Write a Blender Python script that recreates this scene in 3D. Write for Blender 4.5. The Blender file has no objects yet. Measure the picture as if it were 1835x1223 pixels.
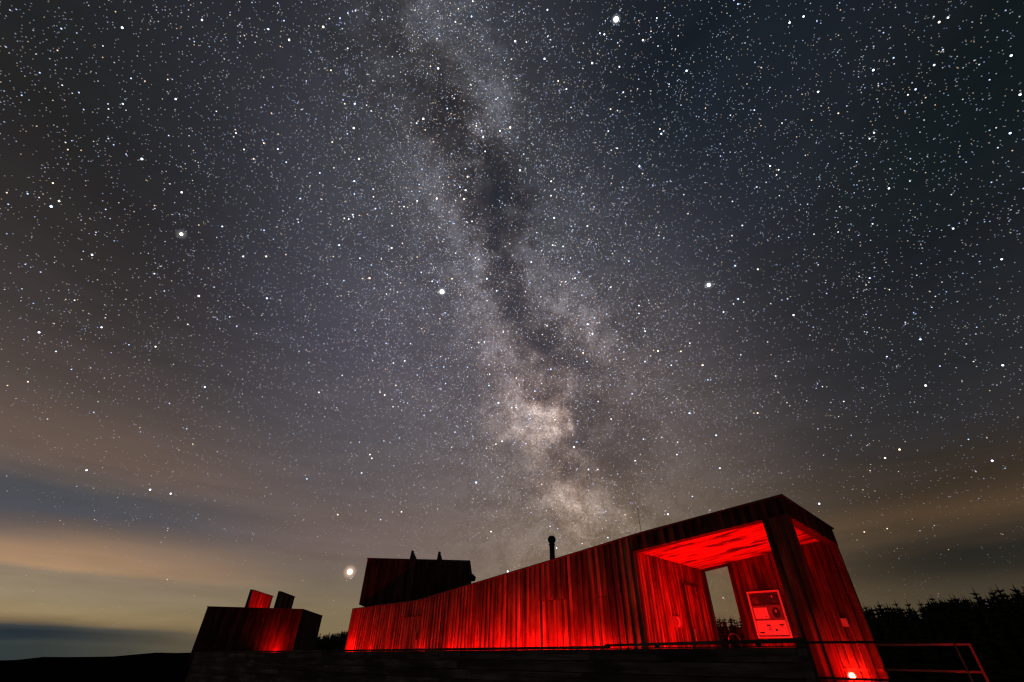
import bpy, math, random
import numpy as np
from mathutils import Matrix, Vector

random.seed(7)
RNG = np.random.default_rng(11)
SC = bpy.context.scene
COL = SC.collection

# ------------------------------------------------------------------ camera
FPX, PITCH, ROLL = 780.0, math.radians(36.0), math.radians(1.0)     # focal length in photo pixels (photo 1835 x 1223)
CAM = np.array([0.0, 0.0, 1.2])
_fw = np.array([0, math.cos(PITCH), math.sin(PITCH)])
_up0 = np.array([0, -math.sin(PITCH), math.cos(PITCH)])
_rt0 = np.array([1.0, 0, 0])
_rt = _rt0 * math.cos(ROLL) + _up0 * math.sin(ROLL)
_up = -_rt0 * math.sin(ROLL) + _up0 * math.cos(ROLL)
cd = bpy.data.cameras.new('camera')
cd.sensor_width = 36.0
cd.lens = FPX / 1835.0 * 36.0
cd.clip_start = 0.05
cd.clip_end = 20000
cam = bpy.data.objects.new('camera', cd)
COL.objects.link(cam)
cam.matrix_world = Matrix(((_rt[0], _up[0], -_fw[0], CAM[0]), (_rt[1], _up[1], -_fw[1], CAM[1]), (_rt[2], _up[2], -_fw[2], CAM[2]), (0, 0, 0, 1)))
SC.camera = cam


def ray(px, py):
    d = _rt * (px - 917.5) + _up * (611.5 - py) + _fw * FPX
    return d / np.linalg.norm(d)


def elev(px, py):
    return math.degrees(math.asin(ray(px, py)[2]))


# ------------------------------------------------------------------ exposure
SC.render.engine = 'CYCLES'
SC.view_settings.view_transform = 'Standard'
SC.view_settings.look = 'None'
SC.view_settings.exposure = 0.0
SC.view_settings.gamma = 1.0
SC.view_settings.use_curve_mapping = False
SC.cycles.use_denoising = True
SC.cycles.denoiser = 'OPENIMAGEDENOISE'
SC.cycles.denoising_input_passes = 'RGB_ALBEDO_NORMAL'
SC.cycles.denoising_prefilter = 'ACCURATE'
SC.cycles.max_bounces = 6
SC.cycles.diffuse_bounces = 4
SC.cycles.sample_clamp_indirect = 4.0
SC.cycles.filter_width = 1.3


def lin(c):
    return tuple((v / 255 / 12.92) if v / 255 <= 0.04045 else ((v / 255 + 0.055) / 1.055) ** 2.4 for v in c)


# ------------------------------------------------------------------ world: the night sky (all laid out by direction)
world = bpy.data.worlds.new('World')
SC.world = world
world.use_nodes = True
NT = world.node_tree
NT.nodes.clear()


class G:
    """small helper for chaining shader nodes"""
    def __init__(s, nt):
        s.nt = nt

    def n(s, typ, **kw):
        nd = s.nt.nodes.new(typ)
        for k, v in kw.items():
            setattr(nd, k, v)
        return nd

    def put(s, sock, v):
        if isinstance(v, bpy.types.NodeSocket):
            s.nt.links.new(v, sock)
        elif v is not None:
            if sock.type == 'RGBA' and hasattr(v, '__len__') and len(v) == 3:
                v = (*v, 1)
            sock.default_value = v

    def math(s, op, a, b=None, c=None, clamp=False):
        nd = s.n('ShaderNodeMath', operation=op, use_clamp=clamp)
        for i, v in enumerate((a, b, c)):
            if v is not None:
                s.put(nd.inputs[i], v)
        return nd.outputs[0]

    def vec(s, op, a, b=None, scale=None):
        nd = s.n('ShaderNodeVectorMath', operation=op)
        s.put(nd.inputs[0], a)
        if b is not None:
            s.put(nd.inputs[1], b)
        if scale is not None:
            s.put(nd.inputs['Scale'], scale)
        return nd.outputs['Value'] if op in ('DISTANCE', 'DOT_PRODUCT', 'LENGTH') else nd.outputs[0]

    def noise(s, v, scale, detail=4, rough=.55, color=False, dist=0.0):
        nd = s.n('ShaderNodeTexNoise')
        s.put(nd.inputs['Vector'], v)
        nd.inputs['Scale'].default_value = scale
        nd.inputs['Detail'].default_value = detail
        nd.inputs['Roughness'].default_value = rough
        nd.inputs['Distortion'].default_value = dist
        return nd.outputs['Color' if color else 'Fac']

    def rng(s, v, a, b, c=0.0, d=1.0, interp='LINEAR'):
        nd = s.n('ShaderNodeMapRange', interpolation_type=interp)
        for i, q in enumerate((v, a, b, c, d)):
            s.put(nd.inputs[i], q)
        return nd.outputs[0]

    def mix(s, f, a, b, mode='MIX'):
        nd = s.n('ShaderNodeMix', data_type='RGBA', blend_type=mode)
        s.put(nd.inputs[0], f)
        s.put(nd.inputs[6], a)
        s.put(nd.inputs[7], b)
        return nd.outputs[2]

    def ramp(s, fac, stops, interp='LINEAR'):
        nd = s.n('ShaderNodeValToRGB')
        cr = nd.color_ramp
        cr.interpolation = interp
        stops = sorted(stops)
        while len(cr.elements) < len(stops):
            cr.elements.new(0.5)
        for e, (p, c) in zip(cr.elements, stops):
            e.position = p
        for e, (p, c) in zip(cr.elements, stops):
            e.color = (*c, 1)
        s.put(nd.inputs[0], fac)
        return nd.outputs[0]


g = G(NT)
tc = g.n('ShaderNodeTexCoord')
D = tc.outputs['Generated']
sep = g.n('ShaderNodeSeparateXYZ')
g.put(sep.inputs[0], D)
dx, dy, dz = sep.outputs
el = g.math('DIVIDE', g.math('ARCSINE', g.math('MINIMUM', g.math('MAXIMUM', dz, -1.0), 1.0)), math.pi / 2)   # elevation, 1 = zenith
# thin streaky cloud: elevation is bent by stretched noise, mostly near the horizon
stv = g.vec('MULTIPLY', D, (2.2, 2.2, 16.0))
low = g.math('MULTIPLY', g.rng(el, 0.0, 0.32, 1.0, 0.15), g.rng(el, 0.02, .11, .25, 1.0))
bend = g.math('MULTIPLY', g.math('SUBTRACT', g.noise(stv, 1.3, 4, .5), 0.5), g.math('MULTIPLY', low, 0.055))
elw = g.math('ADD', el, bend)


def ecol(stops, px):
    return [(max(0.0, elev(px, y)) / 90.0, lin(c)) for y, c in stops]


TOP = (1.0, lin((34, 37, 44)))
left = ecol([(0, (33, 35, 36)), (200, (38, 37, 38)), (400, (50, 46, 46)), (560, (64, 58, 57)), (680, (82, 72, 68)), (760, (101, 85, 77)), (800, (106, 88, 79)),
             (832, (94, 85, 81)), (862, (76, 77, 82)), (915, (78, 79, 86)), (940, (100, 90, 86)), (980, (162, 130, 102)), (1008, (170, 137, 105)), (1022, (144, 126, 106)),
             (1060, (147, 131, 106)), (1100, (152, 132, 95)), (1114, (128, 108, 80)), (1124, (60, 64, 66)), (1134, (36, 46, 54)), (1146, (40, 50, 56)), (1156, (60, 66, 64)), (1162, (52, 60, 60))], 60) + [TOP]
midl = ecol([(0, (33, 35, 42)), (200, (44, 46, 54)), (400, (55, 56, 66)), (600, (68, 67, 79)), (760, (82, 78, 84)), (860, (94, 86, 87)), (940, (108, 94, 90)),
             (985, (112, 97, 92)), (1020, (114, 101, 91)), (1060, (122, 108, 89)), (1100, (128, 113, 86)), (1130, (124, 108, 78)), (1160, (112, 98, 70))], 520) + [TOP]
midr = ecol([(0, (24, 30, 38)), (200, (32, 38, 47)), (400, (45, 48, 57)), (600, (58, 56, 62)), (760, (78, 71, 72)), (860, (90, 79, 73)), (940, (92, 79, 66)),
             (1020, (106, 88, 64)), (1100, (112, 92, 64)), (1170, (96, 80, 56))], 1300) + [TOP]
right = ecol([(0, (18, 25, 28)), (200, (20, 28, 31)), (400, (28, 32, 36)), (600, (39, 41, 45)), (740, (48, 46, 47)), (850, (58, 49, 40)), (905, (82, 64, 46)), (945, (64, 54, 43)),
              (985, (38, 37, 33)), (1015, (45, 42, 36)), (1050, (68, 60, 47)), (1075, (74, 65, 50)), (1160, (70, 60, 44))], 1780) + [TOP]
cL, cM, cN, cR = (g.ramp(elw, s) for s in (left, midl, midr, right))
base = g.mix(g.rng(dx, -.70, -.34, 0, 1, 'SMOOTHSTEP'), cL, cM)
base = g.mix(g.rng(dx, -.22, .30, 0, 1, 'SMOOTHSTEP'), base, cN)
base = g.mix(g.rng(dx, .34, .70, 0, 1, 'SMOOTHSTEP'), base, cR)
veil = g.rng(g.noise(stv, 2.6, 5, .55), .25, .75, .88, 1.12)
base = g.vec('SCALE', base, scale=veil)

# Milky Way: clouds of unresolved stars and the dust lanes in front of them (photo position, size, strength)
def blob_dir(px, py, s):
    c = ray(px, py)
    e = ray(px + s, py)
    return c, math.acos(min(1, float(c @ e)))


GLOW = [(770, -200, 210, .010), (790, 0, 180, .014), (805, 150, 180, .018), (825, 300, 190, .024), (850, 450, 200, .032), (890, 600, 210, .040), (950, 750, 210, .046), (1020, 900, 200, .050),
        (1060, 1020, 200, .045), (1110, 1180, 200, .03), (1030, 500, 130, .026), (1095, 620, 130, .026), (1170, 700, 140, .016), (690, 260, 170, .016)]
CLOUD = [(745, -120, 90, .02), (775, 20, 75, .024), (815, 70, 75, .028), (850, 150, 65, .036), (872, 205, 56, .058), (905, 240, 45, .03), (735, 110, 70, .02), (700, 20, 70, .02), (770, 280, 70, .03), (800, 350, 60, .038), (835, 420, 52, .05),
         (852, 485, 46, .07), (862, 550, 44, .06), (890, 610, 50, .085), (918, 640, 40, .06), (935, 690, 50, .11), (965, 680, 34, .08), (905, 720, 50, .06), (968, 762, 42, .30), (940, 775, 60, .12), (985, 745, 26, .26),
         (975, 810, 36, .14), (1008, 715, 22, .12), (1012, 700, 30, .06), (1022, 862, 46, .20), (1000, 890, 50, .09), (1065, 905, 48, .09), (1045, 940, 50, .08), (1090, 950, 60, .06), (960, 930, 80, .04),
         (945, 470, 40, .045), (985, 520, 55, .055), (1030, 575, 50, .055), (1020, 610, 40, .045), (1065, 600, 40, .035), (1120, 655, 60, .03), (960, 560, 45, .03), (925, 420, 36, .03)]
DUST = [(650, 60, 70, .25), (705, 130, 60, .3), (760, 190, 56, .5), (815, 240, 50, .8), (860, 275, 46, 1.0), (895, 320, 45, 1.4), (870, 360, 46, 1.2), (905, 380, 52, 1.1), (888, 430, 42, 1.2),
        (905, 480, 36, 1.2), (915, 530, 36, 1.0), (945, 590, 38, 1.0), (975, 630, 44, 1.0), (985, 690, 30, 1.3), (1045, 700, 50, .8), (1028, 765, 34, 1.4), (1080, 790, 60, .8), (1010, 815, 22, 1.0),
        (1005, 838, 22, .8), (945, 845, 30, .6), (1100, 860, 50, .5), (1050, 870, 20, .6), (955, 725, 18, .5), (925, 660, 20, .5), (890, 690, 24, .4), (1000, 930, 26, .5), (820, 120, 34, .5), (800, 170, 30, .5), (1130, 560, 60, .3), (690, 0, 60, .2), (1070, 990, 30, .5)]
warp1 = g.vec('SCALE', g.vec('SUBTRACT', g.noise(D, 7.0, 6, .62, color=True), (.5, .5, .5)), scale=.17)
warp2 = g.vec('SCALE', g.vec('SUBTRACT', g.noise(D, 30.0, 5, .6, color=True), (.5, .5, .5)), scale=.06)
DW = g.vec('ADD', g.vec('ADD', D, warp1), warp2)


def blobs(vecsock, lst, reach=2.1):
    acc = None
    for px, py, s, a in lst:
        c, sg = blob_dir(px, py, s)
        dist = g.vec('DISTANCE', vecsock, tuple(float(q) for q in c))
        v = g.rng(dist, 0.0, sg * reach, a, 0.0, 'SMOOTHERSTEP')
        acc = v if acc is None else g.math('ADD', acc, v)
    return acc


dust = blobs(DW, DUST)
dn = g.noise(D, 16.0, 7, .62)
dust = g.math('MULTIPLY', dust, g.rng(dn, .37, .63, .12, 1.95))
cl = g.math('MULTIPLY', blobs(DW, CLOUD, 1.85), g.rng(g.noise(D, 24.0, 9, .68), .30, .70, .22, 1.7))
glow = blobs(D, GLOW, 2.4)
nf = g.noise(DW, 13.0, 7, .6)
ridge = g.math('SUBTRACT', 1.0, g.math('ABSOLUTE', g.math('MULTIPLY_ADD', nf, 2.0, -1.0)))
fil = g.math('MULTIPLY', g.math('POWER', ridge, 9.0), g.math('MULTIPLY', g.math('MINIMUM', glow, .12), 7.0))
dust = g.math('ADD', dust, fil)
grain = g.rng(g.noise(D, 230.0, 3, .8), .36, .66, .50, 1.55)
cl = g.math('MULTIPLY', cl, grain)
glow = g.math('MULTIPLY', glow, g.rng(grain, .5, 1.55, .82, 1.2))
mw = g.math('ADD', g.math('MULTIPLY', glow, .56), g.math('MULTIPLY', cl, 1.05))
ext = g.n('ShaderNodeCombineXYZ')
for i_, k_ in enumerate((-.62, -.74, -.86)):
    g.put(ext.inputs[i_], g.math('EXPONENT', g.math('MULTIPLY', dust, k_)))
mcol = g.ramp(el, [(0.0, (1.0, .80, .58)), (.18, (1.04, .82, .70)), (.34, (1.04, .84, .80)), (.5, (.95, .89, .98)), (.75, (.90, .93, 1.08))])
sky = g.vec('ADD', base, g.vec('MULTIPLY', g.vec('SCALE', mcol, scale=mw), ext.outputs[0]))
# the dust also dims the sky glow a little
sky = g.vec('SCALE', sky, scale=g.math('SUBTRACT', 1.0, g.math('MULTIPLY', g.math('MINIMUM', dust, 1.0), .10)))
# planet low in thin cloud: disc and its aureole
pc = tuple(float(q) for q in ray(627, 1025))
pd = g.vec('DISTANCE', D, pc)
disc = g.rng(pd, 0.0020, 0.0060, 5.0, 0.0, 'SMOOTHERSTEP')
aur = g.rng(pd, 0.0, 0.0155, .55, 0.0, 'SMOOTHERSTEP')
aur2 = g.rng(pd, 0.0, 0.045, .018, 0.0, 'SMOOTHERSTEP')
sky = g.vec('ADD', sky, g.vec('SCALE', (1.0, .93, .80), scale=disc))
sky = g.vec('ADD', sky, g.vec('SCALE', (1.0, .66, .46), scale=g.math('ADD', aur, aur2)))
for px, py, rr_, am in ((1104, 35, .011, .30), (792, 523, .013, .32), (1270, 511, .011, .22), (325, 420, .012, .14)):
    sd_ = g.vec('DISTANCE', D, tuple(float(q_) for q_ in ray(px, py)))
    sky = g.vec('ADD', sky, g.vec('SCALE', (.88, .93, 1.0), scale=g.rng(sd_, 0.0, rr_, am, 0.0, 'SMOOTHERSTEP')))
# what is left of the sun's light, far below the horizon
nish = g.n('ShaderNodeTexSky', sky_type='NISHITA')
nish.sun_disc = False
nish.sun_elevation = math.radians(-8)
nish.sun_rotation = math.radians(-60)
sky = g.vec('ADD', sky, g.vec('SCALE', nish.outputs[0], scale=.02))
bg = g.n('ShaderNodeBackground')
g.put(bg.inputs[0], sky)
bg.inputs[1].default_value = 1.0
wo = g.n('ShaderNodeOutputWorld')
NT.links.new(bg.outputs[0], wo.inputs[0])


# ------------------------------------------------------------------ materials
def new_mat(name):
    m = bpy.data.materials.new(name)
    m.use_nodes = True
    m.node_tree.nodes.clear()
    gg = G(m.node_tree)
    out = gg.n('ShaderNodeOutputMaterial')
    b = gg.n('ShaderNodeBsdfPrincipled')
    m.node_tree.links.new(b.outputs[0], out.inputs[0])
    return m, gg, b, out


def timber(name, dark, light, axis=2, spread=.75, stain=.6, rough=.8, blotch=(.38, .6, .55), spec=.12):
    """weathered softwood: every board its own tone, streaks along the grain, water stains"""
    m, q, b, out = new_mat(name)
    t = q.n('ShaderNodeTexCoord').outputs['Object']
    oi = q.n('ShaderNodeObjectInfo')
    rnd = oi.outputs['Random']
    off = q.n('ShaderNodeCombineXYZ')
    for i in range(3):
        q.put(off.inputs[i], q.math('MULTIPLY', rnd, 37.0 + 11 * i))
    tt = q.vec('ADD', t, off.outputs[0])
    sc = [26.0, 26.0, 26.0]
    sc[axis] = 0.9
    grain = q.noise(q.vec('MULTIPLY', tt, tuple(sc)), 1.6, 6, .65)
    sc2 = [5.0, 5.0, 5.0]
    sc2[axis] = .55
    streak = q.noise(q.vec('MULTIPLY', tt, tuple(sc2)), 1.0, 5, .6)
    bs = [1.0, 1.0, 1.0]
    bs[axis] = .45
    blot = q.noise(q.vec('MULTIPLY', t, tuple(bs)), 2.0, 5, .6)
    tone = q.math('ADD', q.math('MULTIPLY', q.rng(rnd, 0, 1, 0, 1), spread), q.math('MULTIPLY', q.rng(streak, .3, .7), 1 - spread))
    col = q.mix(tone, dark, light)
    col = q.vec('SCALE', col, scale=q.rng(grain, .3, .7, .62, 1.25))
    col = q.vec('SCALE', col, scale=q.rng(streak, .42, .62, 1 - stain, 1.0))
    col = q.vec('SCALE', col, scale=q.rng(blot, blotch[0], blotch[1], blotch[2], 1.1))
    q.put(b.inputs['Base Color'], col)
    b.inputs['Roughness'].default_value = rough
    b.inputs['Specular IOR Level'].default_value = spec
    bp = q.n('ShaderNodeBump')
    bp.inputs['Strength'].default_value = .5
    bp.inputs['Distance'].default_value = .006
    q.put(bp.inputs['Height'], grain)
    q.put(b.inputs['Normal'], bp.outputs[0])
    return m


def plain(name, col, rough=.6, metal=0.0, var=.25, scale=6.0):
    m, q, b, out = new_mat(name)
    t = q.n('ShaderNodeTexCoord').outputs['Object']
    nz = q.noise(t, scale, 6, .6)
    q.put(b.inputs['Base Color'], q.vec('SCALE', (*col,), scale=q.rng(nz, .3, .7, 1 - var, 1 + var)))
    q.put(b.inputs['Roughness'], q.rng(nz, .3, .7, max(0, rough - .1), min(1, rough + .1)))
    b.inputs['Metallic'].default_value = metal
    b.inputs['Specular IOR Level'].default_value = .15
    return m


def emit(name, col, strength):
    m = bpy.data.materials.new(name)
    m.use_nodes = True
    m.node_tree.nodes.clear()
    q = G(m.node_tree)
    e = q.n('ShaderNodeEmission')
    e.inputs[0].default_value = (*col, 1)
    e.inputs[1].default_value = strength
    o = q.n('ShaderNodeOutputMaterial')
    m.node_tree.links.new(e.outputs[0], o.inputs[0])
    return m


M = {}
M['larch'] = timber('weathered_larch', (.06, .026, .016), (.44, .20, .12), spread=.6, stain=.38)
M['larch_rib'] = timber('larch_ribs', (.18, .085, .05), (.42, .21, .13), spread=.5, stain=.7)
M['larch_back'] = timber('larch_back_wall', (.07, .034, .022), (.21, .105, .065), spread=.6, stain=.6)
M['larch_post'] = timber('bounce_red_post_boards', (.11, .042, .026), (.27, .10, .062), spread=.6)  # reddish board colour stands in for red light bounced onto the post
M['larch_dark'] = timber('larch_dark', (.045, .020, .013), (.12, .055, .036), spread=.6)
M['ceiling'] = timber('ceiling_boards', (.28, .15, .09), (.50, .28, .18), axis=0, spread=.25, stain=.45, blotch=(.38, .51, .16))
M['parapet'] = timber('parapet_boards', (.07, .064, .06), (.135, .125, .118), axis=0, spread=.6)
M['backing'] = plain('dark_building_paper', (.03, .028, .026), .9)
M['roof'] = plain('dark_zinc_roofing', (.05, .05, .055), .55, .3)
M['steel'] = plain('galvanised_steel', (.42, .41, .40), .45, .8)
M['dark_steel'] = plain('dark_steel', (.05, .05, .05), .5, .6)
M['deck'] = plain('deck_timber', (.14, .12, .10), .85)
M['white'] = plain('white_print', (.66, .60, .58), .5, var=.05)
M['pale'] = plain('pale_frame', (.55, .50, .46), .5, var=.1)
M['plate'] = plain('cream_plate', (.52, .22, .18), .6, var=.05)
M['photo'] = plain('dark_print', (.035, .035, .05), .4, var=.5, scale=14)
M['mid_print'] = plain('mid_print', (.16, .13, .14), .4, var=.4, scale=9)
M['ink'] = plain('ink', (.03, .03, .03), .5)
M['black'] = plain('black_rubber', (.02, .02, .02), .7)
M['needles'] = plain('spruce_needles', (.018, .026, .016), .9, var=.4, scale=3)
M['bark'] = plain('spruce_bark', (.07, .05, .04), .9)
M['bulb'] = emit('red_lamp_glass', (1.0, .008, .004), 900)
M['lens'] = emit('red_flood_lens', (1.0, .010, .005), 40)

m, q, b, out = new_mat('moor_grass')
t = q.n('ShaderNodeTexCoord').outputs['Object']
q.put(b.inputs['Base Color'], q.mix(q.noise(t, .6, 8, .7), (.003, .004, .004), (.009, .009, .008)))
b.inputs['Roughness'].default_value = .95
b.inputs['Specular IOR Level'].default_value = 0.0
M['grass'] = m

m, q, b, out = new_mat('window_glass')
tr = q.n('ShaderNodeBsdfTransparent')
tr.inputs[0].default_value = (.94, .95, .95, 1)
gl = q.n('ShaderNodeBsdfGlossy')
gl.inputs['Roughness'].default_value = .03
fr = q.n('ShaderNodeFresnel')
fr.inputs[0].default_value = 1.45
mx = q.n('ShaderNodeMixShader')
m.node_tree.links.new(fr.outputs[0], mx.inputs[0])
m.node_tree.links.new(tr.outputs[0], mx.inputs[1])
m.node_tree.links.new(gl.outputs[0], mx.inputs[2])
m.node_tree.links.new(mx.outputs[0], out.inputs[0])
M['glass'] = m


# ------------------------------------------------------------------ mesh helpers
def tag(o, label=None, cat=None, group=None, kind=None):
    for k, v in (('label', label), ('category', cat), ('group', group), ('kind', kind)):
        if v:
            o[k] = v
    return o


def empty(name, loc, rz=0.0):
    o = bpy.data.objects.new(name, None)
    COL.objects.link(o)
    o.location = loc
    o.rotation_euler = (0, 0, rz)
    return o


class MB:
    def __init__(s):
        s.v, s.f = [], []

    def hexa(s, p):                     # 8 corners: bottom ring then top ring (counter-clockwise from above)
        k = len(s.v)
        s.v += [tuple(q) for q in p]
        s.f += [(k + 3, k + 2, k + 1, k), (k + 4, k + 5, k + 6, k + 7)] + [(k + i, k + (i + 1) % 4, k + 4 + (i + 1) % 4, k + 4 + i) for i in range(4)]
        return s

    def box(s, x0, x1, y0, y1, z0, z1, zb=None, zt=None):
        """z0/z1 may be pairs (at x0, at x1)"""
        a, b_ = z0 if isinstance(z0, tuple) else (z0, z0)
        c, d = z1 if isinstance(z1, tuple) else (z1, z1)
        return s.hexa([(x0, y0, a), (x1, y0, b_), (x1, y1, b_), (x0, y1, a), (x0, y0, c), (x1, y0, d), (x1, y1, d), (x0, y1, c)])

    def tube(s, pts, r, n=8, cap=True):
        pts = [Vector(p) for p in pts]
        rr = r if hasattr(r, '__len__') else [r] * len(pts)
        rings = []
        ref = None
        for i, p in enumerate(pts):
            a = pts[max(0, i - 1)]
            b_ = pts[min(len(pts) - 1, i + 1)]
            t_ = (b_ - a).normalized()
            if ref is None:
                ref = t_.orthogonal().normalized()
            u = (ref - t_ * ref.dot(t_)).normalized()
            ref = u
            w = t_.cross(u)
            k = len(s.v)
            s.v += [tuple(p + (u * math.cos(2 * math.pi * j / n) + w * math.sin(2 * math.pi * j / n)) * rr[i]) for j in range(n)]
            rings.append(k)
        for a, b_ in zip(rings, rings[1:]):
            s.f += [(a + j, a + (j + 1) % n, b_ + (j + 1) % n, b_ + j) for j in range(n)]
        if cap:
            s.f += [tuple(rings[0] + j for j in reversed(range(n))), tuple(rings[-1] + j for j in range(n))]
        return s

    def lathe(s, c, prof, n=20):
        k = len(s.v)
        for r, z in prof:
            s.v += [(c[0] + r * math.cos(2 * math.pi * j / n), c[1] + r * math.sin(2 * math.pi * j / n), c[2] + z) for j in range(n)]
        for i in range(len(prof) - 1):
            s.f += [(k + i * n + j, k + i * n + (j + 1) % n, k + (i + 1) * n + (j + 1) % n, k + (i + 1) * n + j) for j in range(n)]
        s.f += [tuple(k + j for j in reversed(range(n))), tuple(k + (len(prof) - 1) * n + j for j in range(n))]
        return s

    def build(s, name, mat, parent=None, smooth=False):
        me = bpy.data.meshes.new(name)
        me.from_pydata(s.v, [], s.f)
        me.materials.append(mat)
        if smooth:
            me.polygons.foreach_set('use_smooth', [True] * len(me.polygons))
        me.update()
        o = bpy.data.objects.new(name, me)
        COL.objects.link(o)
        if parent is not None:
            o.parent = parent
        return o


# ------------------------------------------------------------------ site frame: X to the left along the pier, Y away from the camera, Z up
TH = math.radians(45)
VV = np.array([math.sin(TH), math.cos(TH), 0])
LL = np.array([-math.cos(TH), math.sin(TH), 0])
_d = ray(1400, 888)
P0 = CAM + _d * (10.2 / _d[1])            # front right roof corner of the porch
RZ = -TH
ZD = 0.68                                  # deck level


def W(X, Y, Z=0.0):
    q_ = P0 + LL * X + VV * Y
    return (float(q_[0]), float(q_[1]), float(Z))


def pix(px, py, off):                      # where the sight line meets the vertical plane at depth off: (X, Z)
    d = ray(px, py)
    t_ = ((P0 - CAM) @ VV + off) / (d @ VV)
    w = CAM + d * t_
    return float((w - P0) @ LL), float(w[2])


def lerp_profile(prof, X):
    prof = sorted(prof)
    if X <= prof[0][0]:
        return prof[0][1]
    for (a, za), (b_, zb) in zip(prof, prof[1:]):
        if X <= b_:
            return za + (zb - za) * (X - a) / (b_ - a)
    return prof[-1][1]


# ------------------------------------------------------------------ ground
def ground_z(x, y):
    r = math.hypot(x, y)
    az = math.degrees(math.atan2(x, y))
    k = [(-180, 0), (-120, -.006), (-60, -.0135), (-43, -.0125), (-36, -.0060), (-30, .0002), (-22, .004), (0, .006), (60, .006), (120, .003), (180, 0)]
    sl = 0
    for (a, sa), (b_, sb) in zip(k, k[1:]):
        if a <= az <= b_:
            sl = sa + (sb - sa) * (az - a) / (b_ - a)
    far = max(0, r - 60)
    bump = math.sin(az * .9) * .0009 + math.sin(az * 2.3 + 1) * .0006 + math.sin(az * 5.1) * .0003
    return far * (sl + bump * min(1, far / 600))


gb = MB()
rads = [0.0, 6, 15, 30, 45, 60, 80, 110, 160, 240, 400, 700, 1200, 2000, 3000]
NA = 240
gb.v.append((0, 0, 0))
for r in rads[1:]:
    for j in range(NA):
        a = 2 * math.pi * j / NA
        x, y = r * math.sin(a), r * math.cos(a)
        gb.v.append((x, y, ground_z(x, y) - (.0 if r < 2500 else 0)))
for j in range(NA):
    gb.f.append((0, 1 + (j + 1) % NA, 1 + j))
for i in range(len(rads) - 2):
    for j in range(NA):
        a, b_ = 1 + i * NA + j, 1 + i * NA + (j + 1) % NA
        gb.f.append((a, b_, b_ + NA, a + NA))
tag(gb.build('moor_ground', M['grass'], smooth=True), kind='structure')

# raised deck of the pier
dk = MB()
dk.box(-27.3, 2.6, -3.5, 5.0, 0.0 - .3, ZD - .06)
deck = dk.build('pier_deck', M['deck'])
deck.location = W(0, 0)
deck.rotation_euler = (0, 0, RZ)
tag(deck, kind='structure')
nb = 62
for i in range(nb):                        # decking boards along the pier
    y0 = -3.5 + 8.5 * i / nb
    o = MB().box(-27.3, 2.6, y0, y0 + 8.5 / nb - .008, ZD - .058, ZD - .004 * random.random()).build('deck_board', M['deck'], deck)

# ------------------------------------------------------------------ observatory building
ROOF = [(0, 4.325), (3.79, 4.03), (5.1, 3.885), (7.07, 3.675), (10.87, 3.285), (13.2, 3.04), (13.9, 2.975), (14.6, 2.95), (15.85, 2.94), (19.0, 2.90)]
XL, XP, YB, XE = 4.05, 0.56, 4.15, 19.0
bld = empty('observatory_building', W(0, 0, ZD), RZ)
tag(bld, 'long low timber observatory with rising roof and an open red-lit corner porch', 'building')


def rz_(X):
    return lerp_profile(ROOF, X)


def fb(X):                                  # underside of the porch fascia
    return 3.60 + (XL - X) * .079


def cz(X):                                  # porch ceiling
    return 3.62 + (XL - X) * .112


def bbox(mb, Xa, Xb, ya, yb, z0, z1):
    """Xa < Xb measured to the left; z0/z1 numbers or functions of X (absolute heights)"""
    f0 = z0 if callable(z0) else (lambda X: z0)
    f1 = z1 if callable(z1) else (lambda X: z1)
    return mb.box(-Xb, -Xa, ya, yb, (f0(Xb) - ZD, f0(Xa) - ZD), (f1(Xb) - ZD, f1(Xa) - ZD))


def widths(a, b_, w, jit=.18):
    out_ = [a]
    while out_[-1] < b_ - w * .6:
        out_.append(min(b_, out_[-1] + w * (1 + random.uniform(-jit, jit))))
    out_[-1] = b_
    return out_


# front wall: dark backing, then every cladding board on its own
DOOR = (13.58, 14.92, 2.45)
HATCH = [(4.62, 5.45, 2.60), (6.45, 7.6, 2.60)]
mb = MB()
segs = [x for x, _ in ROOF if x > XL] + [XL]
segs = sorted(segs)
for a, b_ in zip(segs, segs[1:]):
    bbox(mb, a, b_, .05, .15, ZD, rz_)
fw_ = mb.build('front_wall', M['backing'], bld)
cuts = widths(XL, 9.6, .105, .05)[:-1] + widths(9.6, XE, .088, .05)
for i, (a, b_) in enumerate(zip(cuts, cuts[1:])):
    y0 = (-.016 if i % 2 else .016) + random.uniform(-.005, .005)
    c = (a + b_) / 2
    gap = .008
    top = lambda X: rz_(X) - .015
    split = None
    if DOOR[0] < c < DOOR[1]:
        split = DOOR[2]
    for h in HATCH:
        if h[0] < c < h[1]:
            split = h[2]
    if split:
        k = MB()
        bbox(k, a + gap, b_ - gap, y0, .05, split + .012, top)
        k.build('plank', M['larch'], fw_)
        if not (DOOR[0] < c < DOOR[1]):
            k = MB()
            bbox(k, a + gap, b_ - gap, y0 + .012, .05, ZD + .03, split)
            k.build('plank', M['larch'], fw_)
    else:
        k = MB()
        bbox(k, a + gap, b_ - gap, y0, .05, ZD + .03, top)
        k.build('plank', M['larch'], fw_)
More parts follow.
